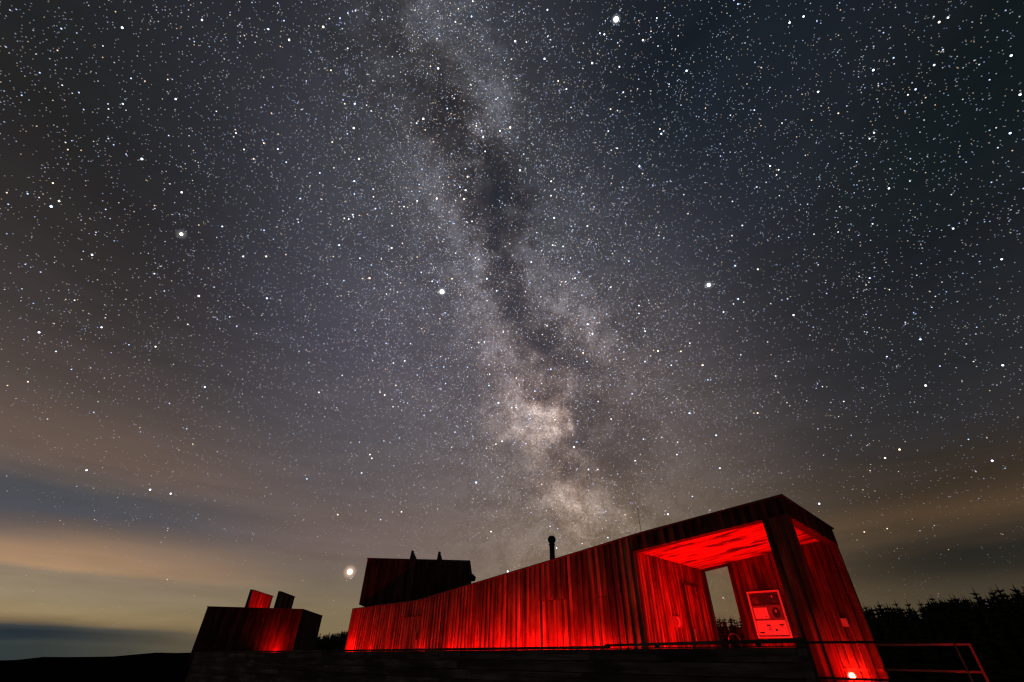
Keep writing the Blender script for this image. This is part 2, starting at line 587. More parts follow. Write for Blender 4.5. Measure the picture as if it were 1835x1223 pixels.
# hidden door in the cladding
dr = bbox(MB(), DOOR[0] + .02, DOOR[1] - .02, .035, .048, ZD + .04, DOOR[2]).build('door', M['backing'], bld)
dcuts = widths(DOOR[0] + .03, DOOR[1] - .03, .098, .05)
for i, (a, b_) in enumerate(zip(dcuts, dcuts[1:])):
    bbox(MB(), a + .004, b_ - .004, .012 if i % 2 else .022, .034, ZD + .05, DOOR[2] - .01).build('plank', M['larch'], dr)
bbox(MB(), DOOR[0] - .12, DOOR[1] + .12, -.016, .01, DOOR[2] - .004, DOOR[2] + .008).build('door_head', M['larch_dark'], bld)
MB().box(-DOOR[0] - .14, -DOOR[0] - .10, -.05, .01, 1.0, 1.22).build('handle', M['dark_steel'], dr)

# porch fascia: front and end
fa = MB()
bbox(fa, .05, 1.5, .05, .24, fb, rz_)
bbox(fa, 1.5, 3.79, .05, .24, fb, rz_)
bbox(fa, 3.79, XL, .05, .24, fb, rz_)
bbox(fa, .05, .24, .24, YB + .1, fb(0) - .04, rz_(.2))
fa = fa.build('fascia', M['backing'], bld)
cuts = widths(0.0, XL, .135, .1)
for i, (a, b_) in enumerate(zip(cuts, cuts[1:])):
    y0 = -.012 if i % 2 else .014
    bbox(MB(), a + .004, b_ - .004, y0, .05, fb, lambda X: rz_(X) - .015).build('plank', M['larch_dark'], fa)
cuts = widths(0.0, YB + .1, .145, .1)
for i, (a, b_) in enumerate(zip(cuts, cuts[1:])):
    x0 = -.012 if i % 2 else .014
    MB().box(-.05, -x0, a + .004, b_ - .004, fb(0) - .045 - ZD, rz_(0) - .015 - ZD).build('plank', M['larch_dark'], fa)

# corner post
po = bbox(MB(), .06, XP, .045, .30, ZD, fb).build('corner_post', M['backing'], bld)
cuts = widths(.03, XP + .02, .136, .04)
for i, (a, b_) in enumerate(zip(cuts, cuts[1:])):
    bbox(MB(), a + .006, b_ - .006, .002 + (.016 if i % 2 else 0), .045, ZD + .01, lambda X: fb(X) - .004).build('plank', M['larch_post'], po)
for i in range(2):
    MB().box(-.06, -.03, .05 + .13 * i, .172 + .13 * i, .01, fb(0) - .01 - ZD).build('plank', M['larch_post'], po)
    MB().box(-XP - .02, -XP, .05 + .13 * i, .172 + .13 * i, .01, fb(XP) - .01 - ZD).build('plank', M['larch_post'], po)
for i in range(4):
    MB().box(-.05 - .13 * (i + 1) + .004, -.05 - .13 * i - .004, .30, .325, .01, fb(.3) - .01 - ZD).build('plank', M['larch_post'], po)

# porch side wall (narrow ribs) with the entrance door
PD = (2.56, 3.55, 3.09)
sw = MB()
sw.box(-XL - .16, -XL - .03, .15, YB, 0, cz(XL) - ZD + .2)
sw = sw.build('porch_side_wall', M['backing'], bld)
n = 46
for i in range(n):
    a = .03 + (YB - .05) * i / n
    b_ = a + (YB - .05) / n - .012
    c = (a + b_) / 2
    dpt = .0 + (0 if i % 2 else .010)
    if PD[0] < c < PD[1]:
        MB().box(-XL - .03, -XL - dpt, a, b_, PD[2] + .05 - ZD, cz(XL) - ZD - .003).build('plank', M['larch_rib'], sw)
    else:
        MB().box(-XL - .03, -XL - dpt, a, b_, .01, cz(XL) - ZD - .003).build('plank', M['larch_rib'], sw)
ed = MB().box(-XL - .029, -XL - .022, PD[0] + .03, PD[1] - .02, .02, PD[2] - ZD).build('entrance_door', M['black'], bld)
n = 9
for i in range(n):
    a = PD[0] + .20 + (PD[1] - PD[0] - .23) * i / n
    MB().box(-XL - .022, -XL - .012, a, a + (PD[1] - PD[0] - .23) / n - .012, .03, PD[2] - .02 - ZD).build('plank', M['larch_rib'], ed)
MB().tube([(-XL + .05, PD[0] + .16, .9), (-XL + .05, PD[0] + .16, 1.25)], .014).build('handle', M['steel'], ed)
MB().box(-XL - .02, -XL + .02, PD[0] - .06, PD[1] + .05, PD[2] + .005 - ZD, PD[2] + .045 - ZD).build('door_head', M['larch_dark'], bld)

# back wall with the tall window
WX0, WX1, WZ0 = 3.16, 3.97, 1.05
wt = lambda X: 3.665 - (X - WX0) * .115
mb = MB()
bbox(mb, 0.06, WX0 - .06, YB, YB + .12, ZD, lambda X: rz_(X) - .03)
bbox(mb, WX0 - .06, WX1 + .06, YB, YB + .12, lambda X: wt(X) + .06, lambda X: rz_(X) - .03)
bbox(mb, WX0 - .06, WX1 + .06, YB, YB + .12, ZD, WZ0 - .05)
bbox(mb, WX1 + .06, 7.0, YB, YB + .12, ZD, lambda X: rz_(X) - .03)
bbox(mb, 7.0, 13.9, YB, YB + .12, ZD, lambda X: rz_(X) - .03)
bbox(mb, 13.9, XE, YB, YB + .12, ZD, lambda X: rz_(X) - .03)
bw = mb.build('back_wall', M['backing'], bld)
cuts = widths(.05, XL - .01, .165, .07)
for i, (a, b_) in enumerate(zip(cuts, cuts[1:])):
    y0 = YB - (.040 if i % 2 else .022)
    if b_ > WX0 - .06:
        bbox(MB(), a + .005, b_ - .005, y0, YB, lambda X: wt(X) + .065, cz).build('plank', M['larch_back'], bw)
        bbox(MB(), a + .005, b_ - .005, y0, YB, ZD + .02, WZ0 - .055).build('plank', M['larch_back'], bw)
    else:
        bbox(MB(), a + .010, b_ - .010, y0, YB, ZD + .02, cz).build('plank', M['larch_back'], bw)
for i in range(2):                          # outside edge of the back wall, seen past the porch
    MB().box(-.06, -.035, YB - .02 + .075 * i, YB + .05 + .075 * i, .01, rz_(0) - .1 - ZD).build('plank', M['larch_back'], bw)
bbox(MB(), .06, WX0 - .1, YB - .058, YB - .041, 1.045, 1.10).build('skirting_board', M['larch_rib'], bw)
wn = MB()
bbox(wn, WX0 - .06, WX0, YB - .05, YB + .1, WZ0 - .05, lambda X: wt(X) + .06)
bbox(wn, WX1, WX1 + .06, YB - .05, YB + .1, WZ0 - .05, lambda X: wt(X) + .06)
bbox(wn, WX0, WX1, YB - .05, YB + .1, wt, lambda X: wt(X) + .058)
bbox(wn, WX0, WX1, YB - .06, YB + .1, WZ0 - .05, WZ0)
wn = wn.build('window', M['larch_dark'], bld)
bbox(MB(), WX0 + .002, WX1 - .002, YB + .03, YB + .038, WZ0 + .002, lambda X: wt(X) - .002).build('pane', M['glass'], wn)
# left end wall
MB().box(-XE - .1, -XE + .0, .02, YB + .12, 0, rz_(XE) - .02 - ZD).build('end_wall', M['larch_dark'], bld)

# ceiling boards
ce = bbox(MB(), .05, XL, .24, YB, lambda X: cz(X) + .024, lambda X: cz(X) + .06).build('ceiling', M['backing'], bld)
nb = 29
for i in range(nb):
    a = .245 + (YB - .25) * i / nb
    lo = random.uniform(0, .006)
    bbox(MB(), .25, XL - .002, a, a + (YB - .25) / nb - .003, lambda X: cz(X) + lo, lambda X: cz(X) + .022).build('ceiling_board', M['ceiling'], ce)

# roof sheet and edge flashing
mb = MB()
xs = sorted(set([x for x, _ in ROOF] + [1.5, 2.7, 6, 8, 9, 10, 12, 17]))
for a, b_ in zip(xs, xs[1:]):
    bbox(mb, a - (.03 if a == 0 else 0), b_ + (.03 if b_ == XE else 0), -.035, YB + .16, lambda X: rz_(X) - .012, lambda X: rz_(X) + .022)
roof = mb.build('roof', M['roof'], bld)
# stove flue with round cowl
fx, fz = pix(990, 1003, 1.4)
_, fz2 = pix(990, 972, 1.4)
fx, fy = -fx, 1.4
fl = MB().tube([(fx, fy, fz - .7 - ZD), (fx, fy, fz2 - ZD)], .092, 16)
fl.tube([(fx, fy, fz2 - ZD - .10), (fx, fy, fz2 - ZD - .06)], .112, 16)
fl = fl.build('flue_pipe', M['black'], roof)
prof = [(.001, -.13)] + [(.145 * math.sin(math.pi * k / 10), -.145 * math.cos(math.pi * k / 10)) for k in range(2, 9)] + [(.001, .134)]
MB().lathe((fx, fy, fz2 - ZD + .09), prof, 18).build('flue_cowl', M['black'], roof, True)
# whip antenna
ax, az0 = pix(1149, 955, .5)
_, az1 = pix(1144, 911, .5)
an = MB().tube([(-ax, .5, az0 - .25 - ZD), (-ax, .5, az1 - ZD)], [.008, .005], 6).build('antenna', M['black'], roof)
MB().lathe((-ax, .5, az1 - ZD), [(.002, -.02), (.014, -.008), (.014, .008), (.002, .02)], 8).build('antenna_tip', M['black'], roof)

# ------------------------------------------------------------------ turrets (both five metres square, turned to the sky they look at)
def turret(root, w, dpt, z0, z1, seedm, plankw=.125):
    """front left corner at the root; x right, y away, heights relative to the root"""
    core = MB().box(.04, w - .04, .04, .12, z0 + .03, z1 - .02)
    core.box(.04, w - .04, dpt - .12, dpt - .04, z0 + .03, z1 - .02)
    core.box(.04, .12, .12, dpt - .12, z0 + .03, z1 - .02)
    core.box(w - .12, w - .04, .12, dpt - .12, z0 + .03, z1 - .02)
    core.box(.12, w - .12, .12, dpt - .12, z0 + .03, z0 + .1)
    core = core.build('wall_core', M['backing'], root)
    for side_, ln in (('f', w), ('r', dpt), ('l', dpt), ('b', w)):
        cuts_ = widths(0.0, ln, plankw, .15)
        for i, (a, b_) in enumerate(zip(cuts_, cuts_[1:])):
            e = .0 if i % 2 else .014
            a2, b2 = a + .004, b_ - .004
            if side_ == 'f':
                k = MB().box(a2, b2, e, .04, z0, z1)
            elif side_ == 'b':
                k = MB().box(a2, b2, dpt - .04, dpt - e, z0, z1)
            elif side_ == 'r':
                k = MB().box(w - .04, w - e, max(.041, a2), min(dpt - .041, b2), z0, z1)
            else:
                k = MB().box(e, .04, max(.041, a2), min(dpt - .041, b2), z0, z1)
            k.build('plank', M['larch_dark'], core)
    rim = MB()
    rim.box(-.02, w + .02, -.02, .10, z1 + .001, z1 + .035)
    rim.box(-.02, w + .02, dpt - .10, dpt + .02, z1 + .001, z1 + .035)
    rim.box(-.02, .10, .10, dpt - .10, z1 + .001, z1 + .035)
    rim.box(w - .10, w + .02, .10, dpt - .10, z1 + .001, z1 + .035)
    rim.build('roof_edge', M['roof'], root)


T1A = np.array([-16.24, 27.70])
t1rz = math.radians(7.0)
t1 = empty('observatory_turret', (T1A[0], T1A[1], 0.0), t1rz)
tag(t1, 'square timber turret standing apart at the pier end, red glow low on its wall', 'turret', 'telescope turrets')
turret(t1, 4.98, 4.98, .62, 3.17, 1)
MB().box(.15, 4.85, .15, 4.85, -.4, .64).build('base', M['dark_steel'], t1)
roofslab = MB()
roofslab.box(.1, 1.9, .1, 4.9, 3.10, 3.16)
roofslab.box(3.45, 4.9, .1, 4.9, 3.10, 3.16)
roofslab.box(1.9, 3.45, .1, .5, 3.10, 3.16)
roofslab.box(1.9, 3.45, 4.2, 4.9, 3.10, 3.16)
roofslab.build('roof', M['roof'], t1)


def shutter(root, px_, y0_, y1_, zb, zh, t_=.05, lean=0.0, edge=.13, turn=0.0):
    """a roof flap standing open: framed board panel in the depth direction"""
    x, y0, y1 = 0.0, 0.0, y1_ - y0_
    p = MB().hexa([(x, y0, zb), (x + t_, y0, zb), (x + t_, y1, zb), (x, y1, zb), (x + lean, y0, zb + zh), (x + lean + t_, y0, zb + zh), (x + lean + t_, y1, zb + zh), (x + lean, y1, zb + zh)]).build('roof_shutter', M['larch_back'], root)
    f = MB()
    f.hexa([(x - .04, y0 - .03, zb), (x + t_ + .04, y0 - .03, zb), (x + t_ + .04, y0 + edge - .06, zb), (x - .04, y0 + edge - .06, zb),
            (x + lean - .04, y0 - .03, zb + zh + .03), (x + lean + t_ + .04, y0 - .03, zb + zh + .03), (x + lean + t_ + .04, y0 + edge - .06, zb + zh + .03), (x + lean - .04, y0 + edge - .06, zb + zh + .03)])
    f.hexa([(x + lean - .03, y0 + edge, zb + zh + .001), (x + lean + t_ + .03, y0 + edge, zb + zh + .001), (x + lean + t_ + .03, y1 + .02, zb + zh + .001), (x + lean - .03, y1 + .02, zb + zh + .001),
            (x + lean - .03, y0 + edge, zb + zh + .04), (x + lean + t_ + .03, y0 + edge, zb + zh + .04), (x + lean + t_ + .03, y1 + .02, zb + zh + .04), (x + lean - .03, y1 + .02, zb + zh + .04)])
    f.build('shutter_frame', M['black'], p)
    for k in (.33, .66):
        yy = y0 + (y1 - y0) * k
        MB().hexa([(x + t_, yy - .03, zb + .02), (x + t_ + .03, yy - .03, zb + .02), (x + t_ + .03, yy + .03, zb + .02), (x + t_, yy + .03, zb + .02),
                   (x + lean + t_, yy - .03, zb + zh - .02), (x + lean + t_ + .03, yy - .03, zb + zh - .02), (x + lean + t_ + .03, yy + .03, zb + zh - .02), (x + lean + t_, yy + .03, zb + zh - .02)]).build('batten', M['larch_back'], p)
    p.location = (px_, y0_, 0)
    p.rotation_euler = (0, 0, turn)


shutter(t1, 1.90, .15, 3.5, 3.2, .84, turn=-.04)
shutter(t1, 3.42, .15, 3.0, 3.2, .80, turn=-.02)

T2A = np.array([-6.86, 23.47])
t2 = empty('observatory_turret', (T2A[0], T2A[1], 2.95), math.radians(2.4))
tag(t2, 'dark timber telescope turret set on the roof of the long building', 'turret', 'telescope turrets')
turret(t2, 4.98, 4.6, .12, 2.04, 2)
b2 = MB().lathe((2.9, 2.6, -.3), [(1.75, 0), (1.75, .44)], 40).build('turning_ring', M['dark_steel'], t2)
rs = MB()
rs.box(.1, 1.85, .1, 4.5, 1.96, 2.03)
rs.box(3.25, 4.88, .1, 4.5, 1.96, 2.03)
rs.box(1.85, 3.25, .1, .5, 1.96, 2.03)
rs.box(1.85, 3.25, 4.0, 4.5, 1.96, 2.03)
rs.build('roof', M['roof'], t2)


def wedge_flap(root, x, y, zb, zh, w_):
    f = MB().tube([(x, y, zb - .02), (x + .06, y, zb + zh)], .07, 6)
    f = f.build('roof_shutter', M['black'], root)
    k = MB()
    k.v = [(x + .07, y - .02, zb), (x + w_, y - .02, zb), (x + .10, y - .02, zb + zh * .95), (x + .07, y + .02, zb), (x + w_, y + .02, zb), (x + .10, y + .02, zb + zh * .95)]
    k.f = [(0, 1, 2), (5, 4, 3), (0, 3, 4, 1), (1, 4, 5, 2), (2, 5, 3, 0)]
    k.build('shutter_web', M['roof'], f)


wedge_flap(t2, 1.92, 1.0, 2.02, .60, .46)
wedge_flap(t2, 3.30, 1.0, 2.02, .58, .33)
vb = MB().tube([(4.9, .25, 1.42), (5.16, .25, 1.34)], [.15, .17], 12)
vb.tube([(5.12, .25, 1.35), (5.30, .25, 1.30)], [.17, .09], 12)
vb.build('drive_housing', M['black'], t2)

# ------------------------------------------------------------------ parapet of horizontal boards along the pier edge
PY = -3.6
xa, za = pix(350, 1168, PY)
xb, zb_ = pix(1440, 1150, PY)
par = empty('boarded_parapet', W(0, PY, 0), RZ)
tag(par, 'long dark parapet of horizontal timber boards below the observatory', 'parapet')
ptop = lambda X: zb_ + (za - zb_) * (X - xb) / (xa - xb) - .06
rows, n_len = 9, 8
for r_ in range(rows):
    joints = [xb + .06 + (xa - xb - .12) * k / n_len + (random.uniform(-.5, .5) if 0 < k < n_len else 0) for k in range(n_len + 1)]
    for a, b_ in zip(joints, joints[1:]):
        f0 = lambda X, r_=r_: -.25 + (ptop(X) + .25) * r_ / rows + .006
        f1 = lambda X, r_=r_: -.25 + (ptop(X) + .25) * (r_ + 1) / rows - .006
        e = random.uniform(0, .010)
        MB().box(-b_ + .003, -a - .003, e, .035 + e, (f0(b_), f0(a)), (f1(b_), f1(a))).build('board', M['parapet'], par)
MB().box(-xa + .1, -xb - .1, .05, .09, (-.25, -.25), (ptop(xa) - .02, ptop(xb) - .02)).build('backing_panel', M['backing'], par)
cap_x = pix(1085, 1156, PY)[0]
MB().box(-xa, -cap_x, -.03, .14, (ptop(xa) + .002, ptop(cap_x) + .002), (ptop(xa) + .045, ptop(cap_x) + .045)).build('capping_board', M['parapet'], par)
MB().box(-cap_x + .005, -xb, -.01, .12, (ptop(cap_x) + .002, ptop(xb) + .002), (ptop(cap_x) + .014, ptop(xb) + .014)).build('capping_board', M['parapet'], par)
MB().box(-cap_x + .005, -xb, -.04, .10, (ptop(cap_x) + .036, ptop(xb) + .050), (ptop(cap_x) + .066, ptop(xb) + .098)).build('handrail', M['parapet'], par)
for k in range(2):
    X = cap_x + (xb - cap_x) * (k + .62) / 2
    MB().box(-X - .03, -X + .03, 0, .06, ptop(X) + .014, ptop(X) + .045).build('rail_block', M['parapet'], par)
MB().box(-xb - .10, -xb + .02, -.05, .12, -.25, ptop(xb) + .104).build('end_post', M['parapet'], par)

# ------------------------------------------------------------------ open railings
def bar_rail(name, X0, X1, Yl, tops, zpost, label, cat='railing', flare=0.0, group=None):
    o = empty(name, W(X0, Yl, 0), RZ)
    tag(o, label, cat, group)
    for (z0, z1) in tops:
        MB().box(0, X0 - X1, -.018, .018, (z0 - .022, z1 - .022), (z0 + .022, z1 + .022)).build('rail', M['steel_rail'], o)
    return o


M['rail_paint'] = plain('brown_rail_paint', (.30, .09, .07), .6)
M['steel_rail'] = plain('painted_steel_rail', (.04, .04, .04), .45, .5)
nx, nz = pix(1706, 1150, PY)
nr = empty('open_railing', W(xb - .04, PY, 0), RZ)
tag(nr, 'dark open railing crossing before the red porch wall, joined to the boarded parapet', 'railing')
L_ = xb - .04 - nx
zt0 = ptop(xb) + .05
MB().box(0, L_ + .02, .01, .06, (zt0 - .014, nz - .014), (zt0 + .014, nz + .014)).build('top_rail', M['black'], nr)
_, zl = pix(1520, 1217, PY)
MB().box(0, L_, .015, .05, (zl - .012, zl - .012), (zl + .012, zl + .012)).build('lower_rail', M['black'], nr)
MB().tube([(L_ + .01, .03, -.1), (L_ + .01, .03, nz + .013)], .010, 10).build('post', M['rail_paint'], nr)

FY = 4.8
x0_, z0_ = pix(1550, 1156.5, FY)
x1_, z1_ = pix(1735, 1155, FY)
_, zl0 = pix(1575, 1200, FY)
_, zl1 = pix(1757, 1205, FY)
frl = empty('end_railing', W(x0_, FY, ZD), RZ)
tag(frl, 'red-lit steel railing running out from the back corner of the porch', 'railing')
L2 = x0_ - x1_
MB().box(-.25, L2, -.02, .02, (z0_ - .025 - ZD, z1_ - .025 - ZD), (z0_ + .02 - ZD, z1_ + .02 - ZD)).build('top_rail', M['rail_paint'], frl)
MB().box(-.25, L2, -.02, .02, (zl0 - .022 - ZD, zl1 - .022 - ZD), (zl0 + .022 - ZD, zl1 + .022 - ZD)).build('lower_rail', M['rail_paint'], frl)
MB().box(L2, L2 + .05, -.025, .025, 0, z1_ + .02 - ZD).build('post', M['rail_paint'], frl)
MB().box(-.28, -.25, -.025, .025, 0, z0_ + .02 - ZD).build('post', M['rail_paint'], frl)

# ------------------------------------------------------------------ red lamps
RED = (1.0, .002, .003)


def floodlight(X, Y, power, label, aimx=0.0, aimy=.22, spot=150, z=ZD, group='red floodlights along the wall foot', blend=.6, world=None, rz=RZ):
    o = empty('floodlight', world if world else W(X, Y, z), rz)
    tag(o, label, 'floodlight', group)
    MB().box(-.09, .09, -.06, .06, 0.0, .012).build('base_plate', M['dark_steel'], o)
    br = MB().box(-.125, -.115, -.015, .015, .0125, .13)
    br.box(.115, .125, -.015, .015, .0125, .13)
    br.box(-.125, .125, -.015, .015, .0125, .0205)
    br.build('bracket', M['dark_steel'], o)
    h = MB().hexa([(-.07, -.05, .05), (.07, -.05, .05), (.07, .05, .05), (-.07, .05, .05), (-.11, -.08, .15), (.11, -.08, .15), (.11, .08, .15), (-.11, .08, .15)]).build('housing', M['dark_steel'], o)
    MB().box(-.10, .10, -.07, .07, .1505, .154).build('lens', M['lens'], h)
    ld = bpy.data.lights.new('red_flood', 'SPOT')
    ld.energy = power
    ld.color = RED
    ld.spot_size = math.radians(spot)
    ld.spot_blend = blend
    ld.shadow_soft_size = .06
    lo = bpy.data.objects.new('light', ld)
    COL.objects.link(lo)
    lo.parent = o
    lo.location = (0, 0, .17)
    dirv = Vector((aimx, aimy, 1.0)).normalized()
    lo.rotation_euler = dirv.to_track_quat('-Z', 'Y').to_euler()
    return o


FL = [(18.3, 430), (16.9, 150), (15.2, 110), (13.2, 140), (11.6, 230), (10.4, 380), (9.2, 430), (8.0, 480), (6.9, 460), (5.9, 430), (4.95, 330)]
NTH = ['first', 'second', 'third', 'fourth', 'fifth', 'sixth', 'seventh', 'eighth', 'ninth', 'tenth', 'eleventh']
for nth, (X, pw) in zip(reversed(NTH), FL):
    floodlight(X, (-.30 if X > 18 else -.21) + random.uniform(-.03, .03), pw * 1.22, 'small red floodlight at the foot of the long front wall, %s from the porch' % nth)
floodlight(2.75, 1.7, 900, 'red floodlight on the porch floor by the ribbed side wall', aimx=-.05, aimy=-.02, group=None, spot=135, blend=.9)
floodlight(1.5, 1.6, 700, 'red floodlight on the porch floor under the middle of the ceiling', aimx=.0, aimy=-.08, group=None, spot=112, blend=.9)
floodlight(2.6, 3.45, 240, 'unseen red floodlight added on the porch floor to brighten the information panel', aimy=.15, group=None)  # unseen lamp added to brighten the panel and lower back wall
floodlight(3.45, .9, 200, 'red floodlight on the porch floor at the front edge of the ribbed wall', aimx=-.3, group=None)
floodlight(16.2, -2.1, 165, 'unseen red floodlight added out on the deck to redden the roof turret', aimx=-.1, aimy=.5, group=None)  # unseen lamp added for the faint red on the roof turret
floodlight(-.30, -.13, 240, 'red floodlight beside the foot of the corner post', aimx=-.25, aimy=.1, group=None)
# lamp by the end turret, and the light inside it
u1 = np.array([math.cos(t1rz), math.sin(t1rz)])
v1 = np.array([-math.sin(t1rz), math.cos(t1rz)])
pl_ = T1A + u1 * 4.05 + v1 * -.30
floodlight(0, 0, 540, 'red floodlight at the foot of the end turret', aimx=.02, aimy=.12, spot=145, group=None, blend=1.0, world=(float(pl_[0]), float(pl_[1]), ZD), rz=t1rz)
pl_ = T1A + u1 * 3.0 + v1 * 1.9
floodlight(0, 0, 900, 'red lamp inside the end turret below its open roof', aimx=-.75, aimy=-.05, spot=110, group=None, world=(float(pl_[0]), float(pl_[1]), 2.1), rz=t1rz)
# lamp under the roof turret
pl_ = T2A + np.array([.75, .9])
floodlight(0, 0, 3.0, 'red marker lamp on the roof under the edge of the turret', group=None, spot=160, aimx=-.3, aimy=-.4, world=(float(pl_[0]), float(pl_[1]), 2.93), rz=0)

# bare glowing lamp on the porch floor by the back wall
lx, lz = pix(1527, 1212, 3.78)
lm = empty('work_lamp', W(lx, 3.78, ZD), RZ)
tag(lm, 'glaring red work lamp on the floor at the foot of the porch back wall', 'lamp')
MB().box(-.10, .10, -.07, .07, 0, .02).build('base', M['dark_steel'], lm)
MB().tube([(0, 0, .02), (0, 0, lz - ZD - .06)], .022, 10).build('stem', M['dark_steel'], lm)
prof = [(.02, -.075)] + [(.062 * math.sin(math.pi * k / 8), -.062 * math.cos(math.pi * k / 8)) for k in range(1, 8)] + [(.002, .063)]
MB().lathe((0, 0, lz - ZD), prof, 16).build('bulb', M['bulb'], lm, True)
cg = MB()
for k in range(4):
    a = math.pi * k / 4 + .3
    cg.tube([(.085 * math.cos(a) * math.sin(t_) , .085 * math.sin(a) * math.sin(t_), lz - ZD - .085 * math.cos(t_)) for t_ in np.linspace(.4, 2 * math.pi - .4, 17)], .003, 5)
cg.build('wire_cage', M['steel'], lm)

# ------------------------------------------------------------------ signs and board
ib = empty('information_board', W(2.32, YB - .045, 1.74), RZ)
tag(ib, 'framed information panel with dark photographs and a pale lower strip on the porch back wall', 'notice board')
w2, h_ = .455, 1.16
fr_ = MB()
fr_.box(-w2, -w2 + .045, -.05, 0, 0, h_)
fr_.box(w2 - .045, w2, -.05, 0, 0, h_)
fr_.box(-w2 + .045, w2 - .045, -.05, 0, h_ - .045, h_)
fr_.box(-w2 + .045, w2 - .045, -.05, 0, 0, .035)
fr_.build('frame', M['pale'], ib)
MB().box(-w2 + .046, w2 - .046, -.030, -.005, .036, h_ - .046).build('panel', M['mid_print'], ib)
MB().box(-w2 + .06, w2 - .06, -.034, -.0305, .07, .42).build('pale_strip', M['white'], ib)
MB().box(-w2 + .075, -.005, -.034, -.0305, .47, .74).build('map_print', M['white'], ib)
MB().box(-w2 + .06, w2 - .06, -.034, -.0305, .79, h_ - .06).build('photograph', M['photo'], ib)
hx = MB()
k = [(.12 + .11 * math.cos(a), .60 + .14 * math.sin(a)) for a in np.linspace(.26, 2 * math.pi + .26, 9)[:-1]]
hx.v = [(x + .10, -.034, z) for x, z in k] + [(x + .10, -.031, z) for x, z in k]
hx.f = [tuple(range(8)), tuple(reversed(range(8, 16)))] + [(i, i + 8, (i + 1) % 8 + 8, (i + 1) % 8) for i in range(8)]
hx.build('photograph', M['photo'], ib)
for (x, z, ww, hh) in [(-.30, .13, .13, .035), (-.08, .30, .10, .04), (-.07, .24, .10, .02), (-.06, .20, .09, .015), (.10, .19, .06, .05), (.27, .31, .12, .025), (.27, .28, .06, .02), (.22, .53, .02, .02), (-.07, .52, .03, .025)]:
    MB().box(x - ww / 2, x + ww / 2, -.0365, -.0345, z - hh / 2, z + hh / 2).build('logo_mark', M['ink'], ib)
for (x, z, ww, hh) in [(-.27, .99, .16, .012), (-.26, .96, .18, .012), (-.27, .90, .17, .012), (-.26, .87, .2, .012), (-.27, .84, .17, .012), (.22, 1.0, .03, .05), (.26, .88, .12, .015), (.22, .64, .04, .06), (-.24, .93, .24, .008)]:
    MB().box(x - ww / 2, x + ww / 2, -.0365, -.0345, z - hh / 2, z + hh / 2).build('print_mark', M['pale'] if ww < .05 else M['mid_print'], ib)

sg = empty('wall_plate', W(.51, YB - .042, 1.97), RZ)
tag(sg, 'small blank pale square plate on the outer porch back wall', 'sign')
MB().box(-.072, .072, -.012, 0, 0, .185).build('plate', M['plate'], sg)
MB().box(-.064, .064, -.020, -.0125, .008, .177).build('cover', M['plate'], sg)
for sx in (-.055, .055):
    MB().lathe((sx, -.022, .165), [(.005, -.003), (.005, .003)], 8).build('screw', M['steel'], sg)

ds = empty('door_sign', W(XL - .012, 1.83, 1.93), RZ)
tag(ds, 'square brown sign with a pale crescent on the ribbed porch side wall', 'sign')
MB().box(-.004, .006, -.23, .23, 0, .27).build('panel', plain('brown_sign', (.17, .13, .11), .5), ds)
cr_ = MB()
N_ = 14
o_pts = [(.03 + .115 * math.cos(a), .135 + .115 * math.sin(a)) for a in np.linspace(math.radians(60), math.radians(300), N_)]
i_pts = [(.065 + .085 * math.cos(a), .135 + .098 * math.sin(a)) for a in np.linspace(math.radians(68), math.radians(292), N_)]
for x in (.0065, .011):
    cr_.v += [(x, -y + .05, z) for y, z in o_pts] + [(x, -y + .05, z) for y, z in i_pts]
for i in range(N_ - 1):
    cr_.f += [(2 * N_ + i, 2 * N_ + i + 1, 3 * N_ + i + 1, 3 * N_ + i), (i, N_ + i, N_ + i + 1, i + 1)]
cr_.build('crescent_mark', M['pale'], ds)

# steel hoop on the porch floor below the window
hpx, hpz = pix(1313, 1136, 3.2)
hp = empty('steel_hoop', W(hpx, 3.2, ZD), RZ)
tag(hp, 'thin bent steel hoop standing below the porch window', 'hoop')
rad = .155
zc = hpz - ZD - rad
pts = [(-rad, 0, .02)] + [(-rad * math.cos(a), 0, zc + rad * math.sin(a)) for a in np.linspace(0, math.pi, 15)] + [(rad, 0, .02)]
MB().tube(pts, .006, 8).build('bent_tube', M['steel'], hp, True)
MB().box(-rad - .04, rad + .04, -.06, .06, 0, .02).build('foot', M['dark_steel'], hp)

